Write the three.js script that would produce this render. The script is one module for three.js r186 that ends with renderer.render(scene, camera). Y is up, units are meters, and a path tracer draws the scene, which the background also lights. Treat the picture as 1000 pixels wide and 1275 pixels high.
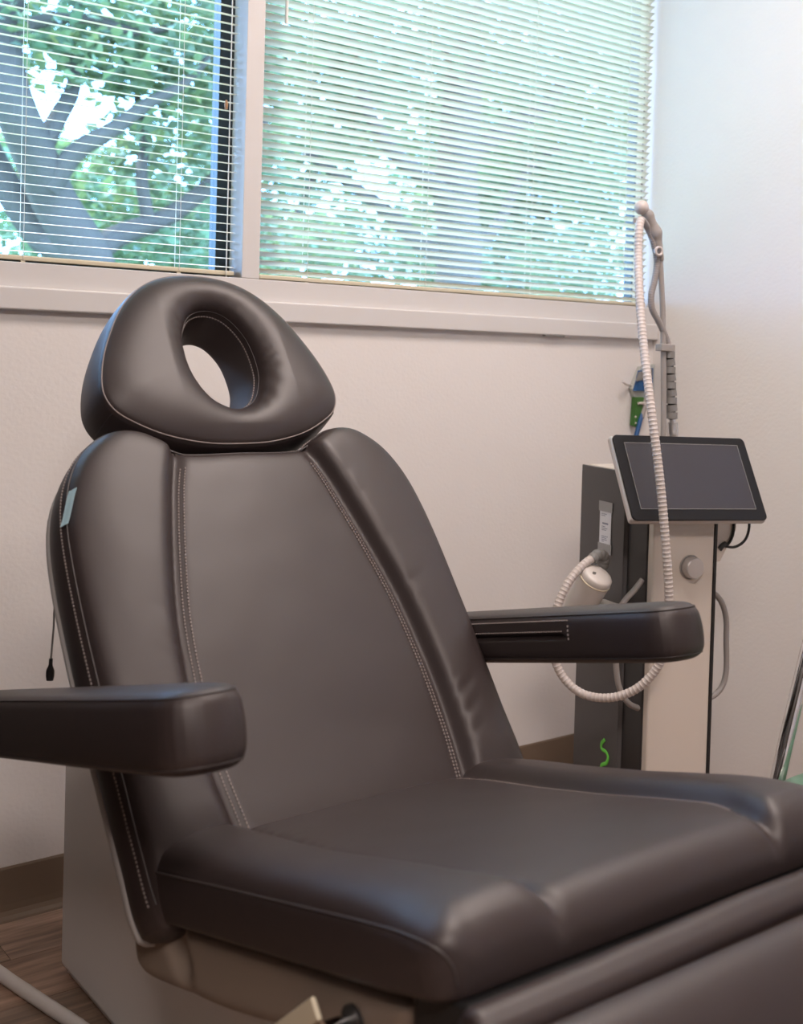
import * as THREE from 'three';
import { RoundedBoxGeometry } from 'three/addons/geometries/RoundedBoxGeometry.js';
import { mergeGeometries } from 'three/addons/utils/BufferGeometryUtils.js';
import { ImprovedNoise } from 'three/addons/math/ImprovedNoise.js';
import { RectAreaLightUniformsLib } from 'three/addons/lights/RectAreaLightUniformsLib.js';

// ------------------------------------------------------------------ camera, sky, sun, lamps, exposure
RectAreaLightUniformsLib.init();
const W = 1000, H = 1275, F = 1460, CX = 500, CY = 485;          // focal length and principal point in pixels
const deg = Math.PI / 180;
const scene = new THREE.Scene();
const camera = new THREE.PerspectiveCamera(2 * Math.atan(H / 2 / F) / deg, W / H, 0.05, 200);
camera.position.set(0, 1.08, 2.1913);
camera.rotation.set(-1.4475 * deg, -36.639 * deg, 1.5722 * deg, 'YXZ');
camera.setViewOffset(W, H, 0, H / 2 - CY, W, H);
camera.focus = 2.1;
camera.userData.fStop = 5;
camera.updateMatrixWorld();
scene.add(camera);

scene.background = new THREE.Color(0.48, 0.76, 1.28);             // bright even sky
scene.backgroundIntensity = 10.5;

const sun = new THREE.DirectionalLight(new THREE.Color(1.0, 0.94, 0.82), 9);
sun.position.set(-5.5, 12, -11);
sun.target.position.set(1.5, 1, -1);
sun.castShadow = true;
Object.assign(sun.shadow.camera, { left: -14, right: 14, top: 14, bottom: -14, near: 0.5, far: 40 });
sun.shadow.mapSize.set(2048, 2048);
scene.add(sun, sun.target);

const LAMP = new THREE.Color(1.0, 0.845, 0.775);
const LAMP_POWER = 34;
const LAMPS = [[1.5, 1.15, 0.6, 0.6], [-0.3, 3.0, 1.2, 0.6]];   // x, z, size x, size z of the ceiling panels

const renderer = new THREE.WebGLRenderer();
renderer.toneMapping = THREE.LinearToneMapping;
renderer.toneMappingExposure = 1.0;
renderer.shadowMap.enabled = true;

// ------------------------------------------------------------------ helpers
const V3 = (x, y, z) => new THREE.Vector3(x, y, z);
const V2 = (x, y) => new THREE.Vector2(x, y);
const clamp = (x, a = 0, b = 1) => Math.min(b, Math.max(a, x));
const smooth = (a, b, x) => { const t = clamp((x - a) / (b - a)); return t * t * (3 - 2 * t); };
let seed = 12345;
const rnd = () => { seed = (seed * 1664525 + 1013904223) >>> 0; return seed / 4294967296; };
const rr = (a, b) => a + (b - a) * rnd();
const noise = new ImprovedNoise();
function pixelDir(px, py) { return V3((px - CX) / F, -(py - CY) / F, -1).applyQuaternion(camera.quaternion); }
function pixelOn(px, py, axis, value) { const d = pixelDir(px, py), o = camera.position; return o.clone().addScaledVector(d, (value - o[axis]) / d[axis]); }

const taken = new Map();
function numbered(name) { const n = taken.get(name) ?? 0; taken.set(name, n + 1); return n ? `${name}_${String(n).padStart(3, '0')}` : name; }
function tag(o, label, category, group) { o.userData.label = label; o.userData.category = category; if (group) o.userData.group = group; return o; }
function shade(o) { o.castShadow = true; o.receiveShadow = true; return o; }
function part(name, geometry, material, parent, position) {
  const m = shade(new THREE.Mesh(geometry, material)); m.name = name; parent.add(m);
  if (position) m.position.set(...position);
  return m;
}
function thing(name, label, category, position = [0, 0, 0], turn = 0, group) {
  const g = new THREE.Group(); g.name = numbered(name); g.position.set(...position); g.rotation.y = turn; scene.add(g);
  return tag(g, label, category, group);
}
function struct(name, geometry, material, position) { const m = part(name, geometry, material, scene, position); m.userData.kind = 'structure'; return m; }
function box(x0, x1, y0, y1, z0, z1, r = 0) {
  const g = r ? new RoundedBoxGeometry(x1 - x0, y1 - y0, z1 - z0, 3, r) : new THREE.BoxGeometry(x1 - x0, y1 - y0, z1 - z0);
  g.translate((x0 + x1) / 2, (y0 + y1) / 2, (z0 + z1) / 2);
  return g;
}
// box with uv in metres along its two longest directions per face
function metreUv(g) {
  const p = g.attributes.position, n = g.attributes.normal, uv = new Float32Array(p.count * 2);
  for (let i = 0; i < p.count; i++) {
    const ax = Math.abs(n.getX(i)), ay = Math.abs(n.getY(i)), az = Math.abs(n.getZ(i));
    if (ay >= ax && ay >= az) { uv[2 * i] = p.getX(i); uv[2 * i + 1] = p.getZ(i); }
    else if (ax >= az) { uv[2 * i] = p.getZ(i); uv[2 * i + 1] = p.getY(i); }
    else { uv[2 * i] = p.getX(i); uv[2 * i + 1] = p.getY(i); }
  }
  g.setAttribute('uv', new THREE.BufferAttribute(uv, 2));
  return g;
}
const merge = (list) => mergeGeometries(list.map((g) => { const h = g.index ? g.toNonIndexed() : g; for (const k of Object.keys(h.attributes)) if (!['position', 'normal', 'uv'].includes(k)) h.deleteAttribute(k); return h; }));
// sweep a round section along a curve; radius(s) with s in metres along the curve
function sweep(points, radius, { step = 0.004, radial = 12, closed = false, tension = 0.5 } = {}) {
  const curve = points.getPoint ? points : new THREE.CatmullRomCurve3(points, closed, 'centripetal', tension);
  curve.arcLengthDivisions = 400;
  const len = curve.getLength(), n = Math.max(4, Math.round(len / step)), fr = curve.computeFrenetFrames(n, closed);
  const pos = [], nor = [], uv = [], idx = [], rf = typeof radius === 'function' ? radius : () => radius;
  for (let i = 0; i <= n; i++) {
    const c = curve.getPointAt(i / n), r = rf((i / n) * len, i / n), dr = (rf(((i + 0.5) / n) * len, 0) - rf(((i - 0.5) / n) * len, 0)) / (len / n);
    for (let k = 0; k <= radial; k++) {
      const a = (k / radial) * Math.PI * 2, d = fr.normals[i].clone().multiplyScalar(Math.cos(a)).addScaledVector(fr.binormals[i], Math.sin(a));
      pos.push(c.x + d.x * r, c.y + d.y * r, c.z + d.z * r);
      d.addScaledVector(fr.tangents[i], -dr).normalize(); nor.push(d.x, d.y, d.z); uv.push((i / n) * len, (k / radial) * r * 6.28);
    }
  }
  for (let i = 0; i < n; i++) for (let k = 0; k < radial; k++) {
    const a = i * (radial + 1) + k, b = a + radial + 1;
    idx.push(a, a + 1, b, a + 1, b + 1, b);
  }
  if (!closed) for (const [i, flip] of [[0, 0], [n, 1]]) {
    const c = curve.getPointAt(i / n), t = fr.tangents[i].clone().multiplyScalar(flip ? 1 : -1), base = pos.length / 3;
    pos.push(c.x, c.y, c.z); nor.push(t.x, t.y, t.z); uv.push(0, 0);
    for (let k = 0; k <= radial; k++) { const j = i * (radial + 1) + k; pos.push(pos[3 * j], pos[3 * j + 1], pos[3 * j + 2]); nor.push(t.x, t.y, t.z); uv.push(0, 0); }
    for (let k = 0; k < radial; k++) flip ? idx.push(base, base + 1 + k, base + 2 + k) : idx.push(base, base + 2 + k, base + 1 + k);
  }
  const g = new THREE.BufferGeometry();
  g.setAttribute('position', new THREE.Float32BufferAttribute(pos, 3)); g.setAttribute('normal', new THREE.Float32BufferAttribute(nor, 3)); g.setAttribute('uv', new THREE.Float32BufferAttribute(uv, 2));
  g.setIndex(idx);
  return g;
}
const lathe = (profile, seg = 32) => new THREE.LatheGeometry(profile.map(([r, y]) => V2(r, y)), seg);
function between(g, a, b) {   // geometry along +y from 0, moved to run from a towards b
  const q = new THREE.Quaternion().setFromUnitVectors(V3(0, 1, 0), b.clone().sub(a).normalize());
  return g.applyQuaternion(q).translate(a.x, a.y, a.z);
}

// ---- smooth solids from distance fields (surface nets, vertices pulled onto the surface)
function gradient(f, x, y, z, e = 0.0006) {
  const g = V3(f(x + e, y, z) - f(x - e, y, z), f(x, y + e, z) - f(x, y - e, z), f(x, y, z + e) - f(x, y, z - e));
  return g.multiplyScalar(1 / (2 * e));
}
function ontoSurface(f, p, steps = 4) {
  for (let k = 0; k < steps; k++) { const v = f(p.x, p.y, p.z), g = gradient(f, p.x, p.y, p.z), l = g.lengthSq(); if (l < 1e-6) break; const k2 = -v / l, m = Math.abs(k2) * Math.sqrt(l); p.addScaledVector(g, m > 0.003 ? (k2 * 0.003) / m : k2); }
  return p;
}
function isoMesh(f, min, max, cell) {
  const n = [0, 1, 2].map((k) => Math.ceil((max[k] - min[k]) / cell) + 1), [nx, ny, nz] = n;
  const val = new Float32Array(nx * ny * nz), at = (i, j, k) => (k * ny + j) * nx + i;
  for (let k = 0; k < nz; k++) for (let j = 0; j < ny; j++) for (let i = 0; i < nx; i++) val[at(i, j, k)] = f(min[0] + i * cell, min[1] + j * cell, min[2] + k * cell);
  const vert = new Int32Array(nx * ny * nz).fill(-1), pos = [], nor = [], uv = [], idx = [];
  for (let k = 0; k < nz - 1; k++) for (let j = 0; j < ny - 1; j++) for (let i = 0; i < nx - 1; i++) {
    let neg = 0, sx = 0, sy = 0, sz = 0, cnt = 0;
    const c = [];
    for (let q = 0; q < 8; q++) { const v = val[at(i + (q & 1), j + ((q >> 1) & 1), k + (q >> 2))]; c.push(v); if (v < 0) neg++; }
    if (neg === 0 || neg === 8) continue;
    for (let a = 0; a < 8; a++) for (const b of [a ^ 1, a ^ 2, a ^ 4]) if (b > a && (c[a] < 0) !== (c[b] < 0)) {
      const t = c[a] / (c[a] - c[b]);
      sx += (a & 1) + t * ((b & 1) - (a & 1)); sy += ((a >> 1) & 1) + t * (((b >> 1) & 1) - ((a >> 1) & 1)); sz += (a >> 2) + t * ((b >> 2) - (a >> 2)); cnt++;
    }
    const p = V3(min[0] + (i + sx / cnt) * cell, min[1] + (j + sy / cnt) * cell, min[2] + (k + sz / cnt) * cell);
    ontoSurface(f, p, 2);
    const g = gradient(f, p.x, p.y, p.z).normalize();
    vert[at(i, j, k)] = pos.length / 3;
    pos.push(p.x, p.y, p.z); nor.push(g.x, g.y, g.z); uv.push(p.x + p.z * 0.8, p.y + p.z * 0.6);
  }
  const quad = (a, b, c, d, flip) => { if (a < 0 || b < 0 || c < 0 || d < 0) return; flip ? idx.push(a, c, b, a, d, c) : idx.push(a, b, c, a, c, d); };
  for (let k = 1; k < nz - 1; k++) for (let j = 1; j < ny - 1; j++) for (let i = 1; i < nx - 1; i++) {
    const v = val[at(i, j, k)] < 0;
    if (v !== (val[at(i + 1, j, k)] < 0)) quad(vert[at(i, j - 1, k - 1)], vert[at(i, j, k - 1)], vert[at(i, j, k)], vert[at(i, j - 1, k)], !v);
    if (v !== (val[at(i, j + 1, k)] < 0)) quad(vert[at(i - 1, j, k - 1)], vert[at(i - 1, j, k)], vert[at(i, j, k)], vert[at(i, j, k - 1)], !v);
    if (v !== (val[at(i, j, k + 1)] < 0)) quad(vert[at(i - 1, j - 1, k)], vert[at(i, j - 1, k)], vert[at(i, j, k)], vert[at(i - 1, j, k)], !v);
  }
  const g = new THREE.BufferGeometry();
  g.setAttribute('position', new THREE.Float32BufferAttribute(pos, 3)); g.setAttribute('normal', new THREE.Float32BufferAttribute(nor, 3)); g.setAttribute('uv', new THREE.Float32BufferAttribute(uv, 2));
  g.setIndex(idx);
  return g;
}
const smax = (a, b, k) => { const h = Math.max(k - Math.abs(a - b), 0) / k; return Math.max(a, b) + h * h * k * 0.25; };
const smin = (a, b, k) => -smax(-a, -b, k);
// signed distance to a closed polygon, sampled on a grid
function outlineField(poly, pad = 0.04, cell = 0.003) {
  const xs = poly.map((p) => p.x), ys = poly.map((p) => p.y);
  const x0 = Math.min(...xs) - pad, y0 = Math.min(...ys) - pad, nx = Math.ceil((Math.max(...xs) + pad - x0) / cell) + 2, ny = Math.ceil((Math.max(...ys) + pad - y0) / cell) + 2;
  const d = new Float32Array(nx * ny), n = poly.length;
  for (let j = 0; j < ny; j++) for (let i = 0; i < nx; i++) {
    const px = x0 + i * cell, py = y0 + j * cell;
    let best = 1e9, inside = false;
    for (let a = 0, b = n - 1; a < n; b = a++) {
      const A = poly[a], B = poly[b], ex = B.x - A.x, ey = B.y - A.y, wx = px - A.x, wy = py - A.y, t = clamp((wx * ex + wy * ey) / (ex * ex + ey * ey + 1e-12));
      const dx = wx - ex * t, dy = wy - ey * t, q = dx * dx + dy * dy;
      if (q < best) best = q;
      if ((A.y > py) !== (B.y > py) && px < (ex * (py - A.y)) / ey + A.x) inside = !inside;
    }
    d[j * nx + i] = (inside ? -1 : 1) * Math.sqrt(best);
  }
  return (x, y) => {
    const fx = clamp((x - x0) / cell, 0, nx - 1.001), fy = clamp((y - y0) / cell, 0, ny - 1.001), i = Math.floor(fx), j = Math.floor(fy), a = fx - i, b = fy - j, o = j * nx + i;
    return (d[o] * (1 - a) + d[o + 1] * a) * (1 - b) + (d[o + nx] * (1 - a) + d[o + nx + 1] * a) * b;
  };
}
function splineOutline(pts, n = 160, tension = 0.5) {
  const c = new THREE.CatmullRomCurve3(pts.map(([x, y]) => V3(x, y, 0)), true, 'catmullrom', tension);
  return c.getSpacedPoints(n).slice(0, n).map((p) => V2(p.x, p.y));
}
function roundedRect(x0, x1, y0, y1, radii, n = 10) {   // radii: [x0y0, x1y0, x1y1, x0y1]
  const out = [], corner = (cx, cy, r, a0) => { for (let i = 0; i <= n; i++) { const a = a0 + (i / n) * Math.PI / 2; out.push(V2(cx + r * Math.cos(a), cy + r * Math.sin(a))); } };
  const [a, b, c, d] = radii;
  corner(x0 + a, y0 + a, a, Math.PI); corner(x1 - b, y0 + b, b, -Math.PI / 2); corner(x1 - c, y1 - c, c, 0); corner(x0 + d, y1 - d, d, Math.PI / 2);
  return out;
}
// upholstered pad: outline field D, top height h(u, t, d), bottom at floor level b
function padField(D, h, b, { bulge = 0.004, edge = 0.012, lower = 0.012, cut } = {}) {
  return (u, t, w) => {
    const d = D(u, t), top = h(u, t, d), m = (2 * (w - b)) / Math.max(0.01, top - b) - 1;
    let f = smax(d - bulge * (1 - clamp(m * m)), w - top, edge);
    f = smax(f, b - w, lower);
    return cut ? cut(f, u, t, w) : f;
  };
}
// thread: a row of short raised stitches along points that lie on a surface
function stitches(f, path, { pitch = 0.0052, len = 0.0034, r = 0.0009, lift = 0.0008 } = {}) {
  const curve = new THREE.CatmullRomCurve3(path), L = curve.getLength(), n = Math.floor(L / pitch), list = [];
  const proto = new THREE.BoxGeometry(r * 2, len, r * 2);
  for (let i = 0; i < n; i++) {
    const p = ontoSurface(f, curve.getPointAt((i + 0.5) / n), 3), t = curve.getTangentAt((i + 0.5) / n), nn = gradient(f, p.x, p.y, p.z).normalize();
    const s = V3().crossVectors(t, nn).normalize(), m = new THREE.Matrix4().makeBasis(s, t, nn).setPosition(p.addScaledVector(nn, lift));
    list.push(proto.clone().applyMatrix4(m));
  }
  return merge(list);
}
function seamTube(f, path, r, closed = false, sink = 0) {
  const pts = path.map((p) => { const q = ontoSurface(f, p.clone(), 4); if (sink) q.addScaledVector(gradient(f, q.x, q.y, q.z).normalize(), -sink); return q; });
  return sweep(pts, r, { step: 0.006, radial: 8, closed });
}

// ------------------------------------------------------------------ textures and materials
function dataTexture(w, h, fn, srgb) {
  const a = new Uint8Array(w * h * 4);
  for (let y = 0; y < h; y++) for (let x = 0; x < w; x++) { const c = fn(x / w, y / h), o = (y * w + x) * 4; a[o] = clamp(c[0]) * 255; a[o + 1] = clamp(c[1]) * 255; a[o + 2] = clamp(c[2]) * 255; a[o + 3] = 255; }
  const t = new THREE.DataTexture(a, w, h); t.wrapS = t.wrapT = THREE.RepeatWrapping; t.magFilter = THREE.LinearFilter; t.minFilter = THREE.LinearMipmapLinearFilter; t.generateMipmaps = true;
  if (srgb) t.colorSpace = THREE.SRGBColorSpace;
  t.needsUpdate = true;
  return t;
}
function tileNoise(x, y, s, z = 0) {   // tiles over the unit square
  const n = (a, b) => noise.noise(a * s, b * s, z);
  return n(x, y) * (1 - x) * (1 - y) + n(x - 1, y) * x * (1 - y) + n(x, y - 1) * (1 - x) * y + n(x - 1, y - 1) * x * y;
}
// leather pores: cell edges on a jittered lattice
const leatherBump = (() => {
  const n = 44, P = [];
  for (let j = 0; j < n; j++) for (let i = 0; i < n; i++) P.push([i + rr(0.1, 0.9), j + rr(0.1, 0.9)]);
  return dataTexture(512, 512, (u, v) => {
    const x = u * n, y = v * n, ci = Math.floor(x), cj = Math.floor(y);
    let a = 9, b = 9;
    for (let j = -1; j <= 1; j++) for (let i = -1; i <= 1; i++) {
      const I = (ci + i + n) % n, J = (cj + j + n) % n, p = P[J * n + I], dx = p[0] + (ci + i - I) - x, dy = p[1] + (cj + j - J) - y, d = Math.hypot(dx, dy);
      if (d < a) { b = a; a = d; } else if (d < b) b = d;
    }
    const k = clamp((b - a) * 2.2) * 0.8 + 0.2 * (0.5 + tileNoise(u, v, 60, 3));
    return [k, k, k];
  });
})();
leatherBump.repeat.set(16, 16);
const leatherTone = dataTexture(256, 256, (u, v) => { const k = 0.95 + 0.05 * tileNoise(u, v, 5, 1) + 0.03 * tileNoise(u, v, 24, 2); return [k, k, k]; });
leatherTone.repeat.set(2.2, 2.2);
const wallBump = dataTexture(256, 256, (u, v) => { const k = 0.5 + 0.35 * tileNoise(u, v, 40, 5) + 0.2 * tileNoise(u, v, 90, 7); return [k, k, k]; });
wallBump.repeat.set(3, 3);
const wallTone = dataTexture(256, 256, (u, v) => { const k = 0.985 + 0.02 * tileNoise(u, v, 4, 15) + 0.012 * tileNoise(u, v, 30, 17); return [k, k, k]; });
wallTone.repeat.set(0.6, 0.6);
const woodTones = [[0.54, 0.45, 0.39], [0.58, 0.485, 0.425], [0.50, 0.42, 0.36], [0.56, 0.46, 0.395]];
const woods = woodTones.map((c, k) => dataTexture(512, 128, (u, v) => {
  const warp = 0.35 * tileNoise(u, v, 3, k * 9 + 1), g = tileNoise((u + 0.02 * warp) % 1, v, 1, k) * 0;
  const lines = noise.noise(Math.sin(u * 6.283) * 0.9 + k * 5, v * 34 + warp * 9, Math.cos(u * 6.283) * 0.9), fine = noise.noise(Math.sin(u * 6.283) * 4 + k, v * 120, Math.cos(u * 6.283) * 4);
  const broad = noise.noise(Math.sin(u * 6.283) * 0.7, v * 7 + warp * 4, Math.cos(u * 6.283) * 0.7 + k * 3), s = 1 + 0.22 * lines + 0.16 * fine + 0.2 * broad + g;
  return [c[0] * s, c[1] * s, c[2] * s];
}, true));

const std = (o) => new THREE.MeshStandardMaterial(o), phy = (o) => new THREE.MeshPhysicalMaterial(o), lin = (r, g, b) => new THREE.Color().setRGB(r, g, b);
const M = {
  wall: std({ color: lin(0.72, 0.695, 0.68), map: wallTone, roughness: 0.85, bumpMap: wallBump, bumpScale: 0.0006 }),
  trim: std({ color: lin(0.60, 0.585, 0.58), roughness: 0.5 }),
  ceiling: std({ color: lin(0.66, 0.65, 0.63), roughness: 0.95 }),
  baseboard: std({ color: lin(0.17, 0.122, 0.085), roughness: 0.55 }),
  underfloor: std({ color: lin(0.03, 0.024, 0.02), roughness: 0.9 }),
  planks: woods.map((map) => std({ map, roughness: 0.48, bumpMap: map, bumpScale: 0.0004 })),
  frameDark: std({ color: lin(0.012, 0.022, 0.03), roughness: 0.5 }),
  glass: phy({ color: lin(0.70, 0.89, 1.0), transmission: 1, roughness: 0, thickness: 0, ior: 1.5 }),
  slat: phy({ color: lin(0.79, 0.745, 0.64), roughness: 0.9, transmission: 0.25, thickness: 0 }),
  cream: std({ color: lin(0.62, 0.56, 0.42), roughness: 0.5 }),
  cord: std({ color: lin(0.72, 0.72, 0.68), roughness: 0.8 }),
  leather: phy({ color: lin(0.031, 0.0215, 0.0215), map: leatherTone, roughness: 0.48, bumpMap: leatherBump, bumpScale: 0.00006, specularIntensity: 1, ior: 1.55 }),
  thread: std({ color: lin(0.24, 0.205, 0.195), roughness: 0.8 }),
  piping: std({ color: lin(0.035, 0.028, 0.028), roughness: 0.5 }),
  shell: std({ color: lin(0.23, 0.185, 0.15), roughness: 0.5 }),
  backShell: std({ color: lin(0.36, 0.345, 0.335), roughness: 0.5 }),
  pedestal: std({ color: lin(0.82, 0.79, 0.77), roughness: 0.5 }),
  black: std({ color: lin(0.012, 0.012, 0.013), roughness: 0.5 }),
  blackGloss: phy({ color: lin(0.010, 0.010, 0.012), roughness: 0.4, specularIntensity: 0.5 }),
  glassBlack: phy({ color: lin(0.035, 0.033, 0.042), roughness: 0.22, specularIntensity: 1 }),
  darkGrey: std({ color: lin(0.085, 0.082, 0.084), roughness: 0.45 }),
  machineBlack: std({ color: lin(0.02, 0.019, 0.02), roughness: 0.4 }),
  machineWhite: std({ color: lin(0.62, 0.56, 0.50), roughness: 0.4 }),
  hose: std({ color: lin(0.50, 0.45, 0.43), roughness: 0.5 }),
  hoseGrey: std({ color: lin(0.26, 0.24, 0.235), roughness: 0.5 }),
  plasticGrey: std({ color: lin(0.30, 0.28, 0.27), roughness: 0.5 }),
  midGrey: std({ color: lin(0.20, 0.195, 0.19), roughness: 0.55 }),
  handpiece: std({ color: lin(0.58, 0.54, 0.51), roughness: 0.4 }),
  silver: std({ color: lin(0.62, 0.62, 0.63), roughness: 0.3, metalness: 1 }),
  alu: std({ color: lin(0.56, 0.53, 0.52), roughness: 0.42, metalness: 0.6 }),
  chrome: std({ color: lin(0.75, 0.75, 0.75), roughness: 0.07, metalness: 1 }),
  logo: std({ color: lin(0.16, 0.68, 0.08), roughness: 0.5 }),
  greenVinyl: phy({ color: lin(0.075, 0.165, 0.105), roughness: 0.4, bumpMap: leatherBump, bumpScale: 0.00006 }),
  whiteRubber: std({ color: lin(0.62, 0.58, 0.55), roughness: 0.5 }),
  blueTag: std({ color: lin(0.55, 0.80, 0.90), roughness: 0.5 }),
  blue: std({ color: lin(0.01, 0.10, 0.34), roughness: 0.45 }),
  blueBright: std({ color: lin(0.005, 0.07, 0.22), roughness: 0.45 }),
  green: std({ color: lin(0.035, 0.13, 0.02), roughness: 0.45 }),
  bark: std({ color: lin(0.105, 0.078, 0.058), roughness: 0.95, bumpMap: wallBump, bumpScale: 0.02 }),
  leaf: phy({ color: lin(0.20, 0.25, 0.12), roughness: 0.95, transmission: 0.45, thickness: 0 }),
  lawn: std({ color: lin(0.10, 0.17, 0.05), roughness: 1 }),
  espresso: std({ color: lin(0.022, 0.017, 0.014), roughness: 0.55 }),
  lampFrame: std({ color: lin(0.75, 0.75, 0.74), roughness: 0.5 }),
  lampFace: std({ color: lin(0.8, 0.8, 0.8), roughness: 0.6, emissive: LAMP, emissiveIntensity: 3.0 }),
};
M.leaf.side = THREE.DoubleSide;

// ------------------------------------------------------------------ the room
const XR = 2.4907, XL = -1.75, ZF = 5.3, CEIL = 2.7, T = 0.1;
const SILL = 1.243, HEAD = 2.32, RECESS = 0.052;
const MUL0 = 1.2, MUL1 = 1.2425, WIN0 = -0.05;                     // left opening WIN0..MUL0, right opening MUL1..XR
struct('wall_back', merge([
  metreUv(box(XL, XR + T, 0, SILL, -T, 0)), metreUv(box(XL, XR + T, HEAD, CEIL, -T, 0)), metreUv(box(XL, WIN0, SILL, HEAD, -T, 0)), metreUv(box(XR, XR + T, SILL, HEAD, -T, 0)),
]), M.wall);
struct('wall_right', metreUv(box(XR, XR + T, 0, CEIL, 0, ZF + T)), M.wall);
struct('wall_left', metreUv(box(XL - T, XL, 0, CEIL, -T, ZF + T)), M.wall);
struct('wall_front', metreUv(box(XL, XR, 0, CEIL, ZF, ZF + T)), M.wall);
struct('ceiling', box(XL - T, XR + T, CEIL, CEIL + T, -T, ZF + T), M.ceiling);

const floor = struct('floor', box(XL - T, XR + T, -0.15, -0.006, -T, ZF + T), M.underfloor);
{
  const pw = 0.152, pl = 1.22, gap = 0.0012;
  const geos = [0, 1, 2, 3].map((k) => {
    const g = new THREE.BoxGeometry(pl - gap, 0.006, pw - gap), uv = g.attributes.uv, p = g.attributes.position;
    for (let i = 0; i < uv.count; i++) uv.setXY(i, p.getX(i) / 1.3 + 0.5 + k * 0.23, p.getZ(i) / 0.4 + k * 0.31);
    return g;
  });
  for (let r = 0; r * pw < ZF; r++) {
    const off = ((r * 0.37) % 1) * pl;
    for (let x = XL - off; x < XR; x += pl) {
      const a = Math.max(x, XL), b = Math.min(x + pl, XR);
      if (b - a < 0.05) continue;
      const k = Math.floor(rnd() * 4), m = part('plank', geos[Math.floor(rnd() * 4)], M.planks[k], floor, [(a + b) / 2, -0.003, (r + 0.5) * pw]);
      m.scale.x = (b - a) / pl; if (rnd() < 0.5) m.rotation.y = Math.PI;
    }
  }
}
// cove base with a small toe along the window wall
{
  const s = new THREE.Shape([V2(0, 0), V2(0.014, 0), V2(0.0125, 0.004), V2(0.008, 0.010), V2(0.0045, 0.018), V2(0.0035, 0.03), V2(0.0035, 0.098), V2(0.002, 0.1017), V2(0, 0.1017)]);
  const g = new THREE.ExtrudeGeometry(s, { depth: XR - XL, bevelEnabled: false });
  g.rotateY(Math.PI / 2); g.scale(1, 1, -1);
  // after the turn the section's x runs along +z
  const idx = g.index; if (!idx) { const p = g.attributes.position; for (let i = 0; i < p.count; i += 3) { for (const a of [g.attributes.position, g.attributes.normal, g.attributes.uv]) { const n = a.itemSize, t = a.array.slice((i + 1) * n, (i + 2) * n); a.array.copyWithin((i + 1) * n, (i + 2) * n, (i + 3) * n); a.array.set(t, (i + 2) * n); } } }
  g.computeVertexNormals();
  struct('baseboard_back', g, M.baseboard, [XL, 0, 0]);
}
// white casing between and under the windows, and the projecting sill under it
struct('trim_1', merge([box(MUL0, MUL1, SILL, HEAD, -RECESS - 0.05, 0.004, 0.002), box(WIN0 - 0.05, XR, 1.1955, SILL, -0.098, 0.004, 0.0015)]), M.trim);
const sillBoard = struct('trim_2', box(WIN0 - 0.08, XR, 1.1535, 1.1965, -0.05, 0.02, 0.004), M.trim);
{ const c = pixelOn(691, 419.5, 'z', 0.016); part('clip', new RoundedBoxGeometry(0.07, 0.005, 0.012, 2, 0.0015), M.midGrey, sillBoard, [c.x, 1.1525, 0.012]).userData.label = 'thin dark clip under the sill'; }

// windows: dark metal frame and tinted pane, behind the blinds
[[WIN0, MUL0], [MUL1, XR]].forEach(([x0, x1], i) => {
  const z1 = -RECESS, z0 = -RECESS - 0.03, fw = i ? 0.026 : 0.034;
  const f = struct('window_' + (i + 1), merge([box(x0, x0 + fw, SILL, HEAD, z0, z1), ...(i ? [box(x1 - 0.012, x1 - 0.006, SILL, HEAD, z0, z1), box(x1 - 0.036, x1 - 0.032, SILL, HEAD, z0, z1)] : [box(x1 - fw, x1, SILL, HEAD, z0, z1)]), box(x0 + fw, x1 - fw, SILL, SILL + 0.012, z0, z1), box(x0 + fw, x1 - fw, HEAD - 0.03, HEAD, z0, z1)]), M.frameDark);
  if (i) { const w = struct('trim_3', merge([box(x1 - 0.006, x1, SILL, HEAD, z0, z1 + 0.004), box(x1 - 0.032, x1 - 0.012, SILL, HEAD, z0, z1 + 0.002)]), M.trim); w.userData.label = 'white window jamb beside the corner'; }
  const pane = part('pane', new THREE.PlaneGeometry(x1 - x0 - 2 * fw, HEAD - SILL - 0.042), M.glass, f, [(x0 + x1) / 2, (SILL + 0.012 + HEAD - 0.03) / 2, z0 + 0.02]);
  pane.userData.label = 'blue green tinted glass pane';
});

// ------------------------------------------------------------------ venetian blinds
function slatGeometry(len, width = 0.0195, th = 0.0004, rise = 0.0010) {
  const n = 4, pos = [], idx = [], rows = [];
  for (const side of [1, -1]) for (let i = 0; i <= n; i++) { const t = (i / n) * 2 - 1; rows.push([(t * width) / 2, rise * (1 - t * t) + (side * th) / 2]); }
  for (const x of [-len / 2, len / 2]) for (const [z, y] of rows) pos.push(x, y, z);
  const R = rows.length, q = (a, b, c, d) => idx.push(a, b, c, a, c, d);
  for (let i = 0; i < n; i++) { q(i, i + 1, R + i + 1, R + i); const j = n + 1 + i; q(j, R + j, R + j + 1, j + 1); }
  q(0, R, R + n + 1, n + 1); q(n, 2 * n + 1, R + 2 * n + 1, R + n);
  for (let i = 0; i < n; i++) { q(i, n + 1 + i, n + 2 + i, i + 1); q(R + i, R + i + 1, R + n + 2 + i, R + n + 1 + i); }
  const g = new THREE.BufferGeometry(); g.setAttribute('position', new THREE.Float32BufferAttribute(pos, 3)); g.setIndex(idx);
  const flat = g.toNonIndexed(); flat.computeVertexNormals();
  return flat;
}
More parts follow.
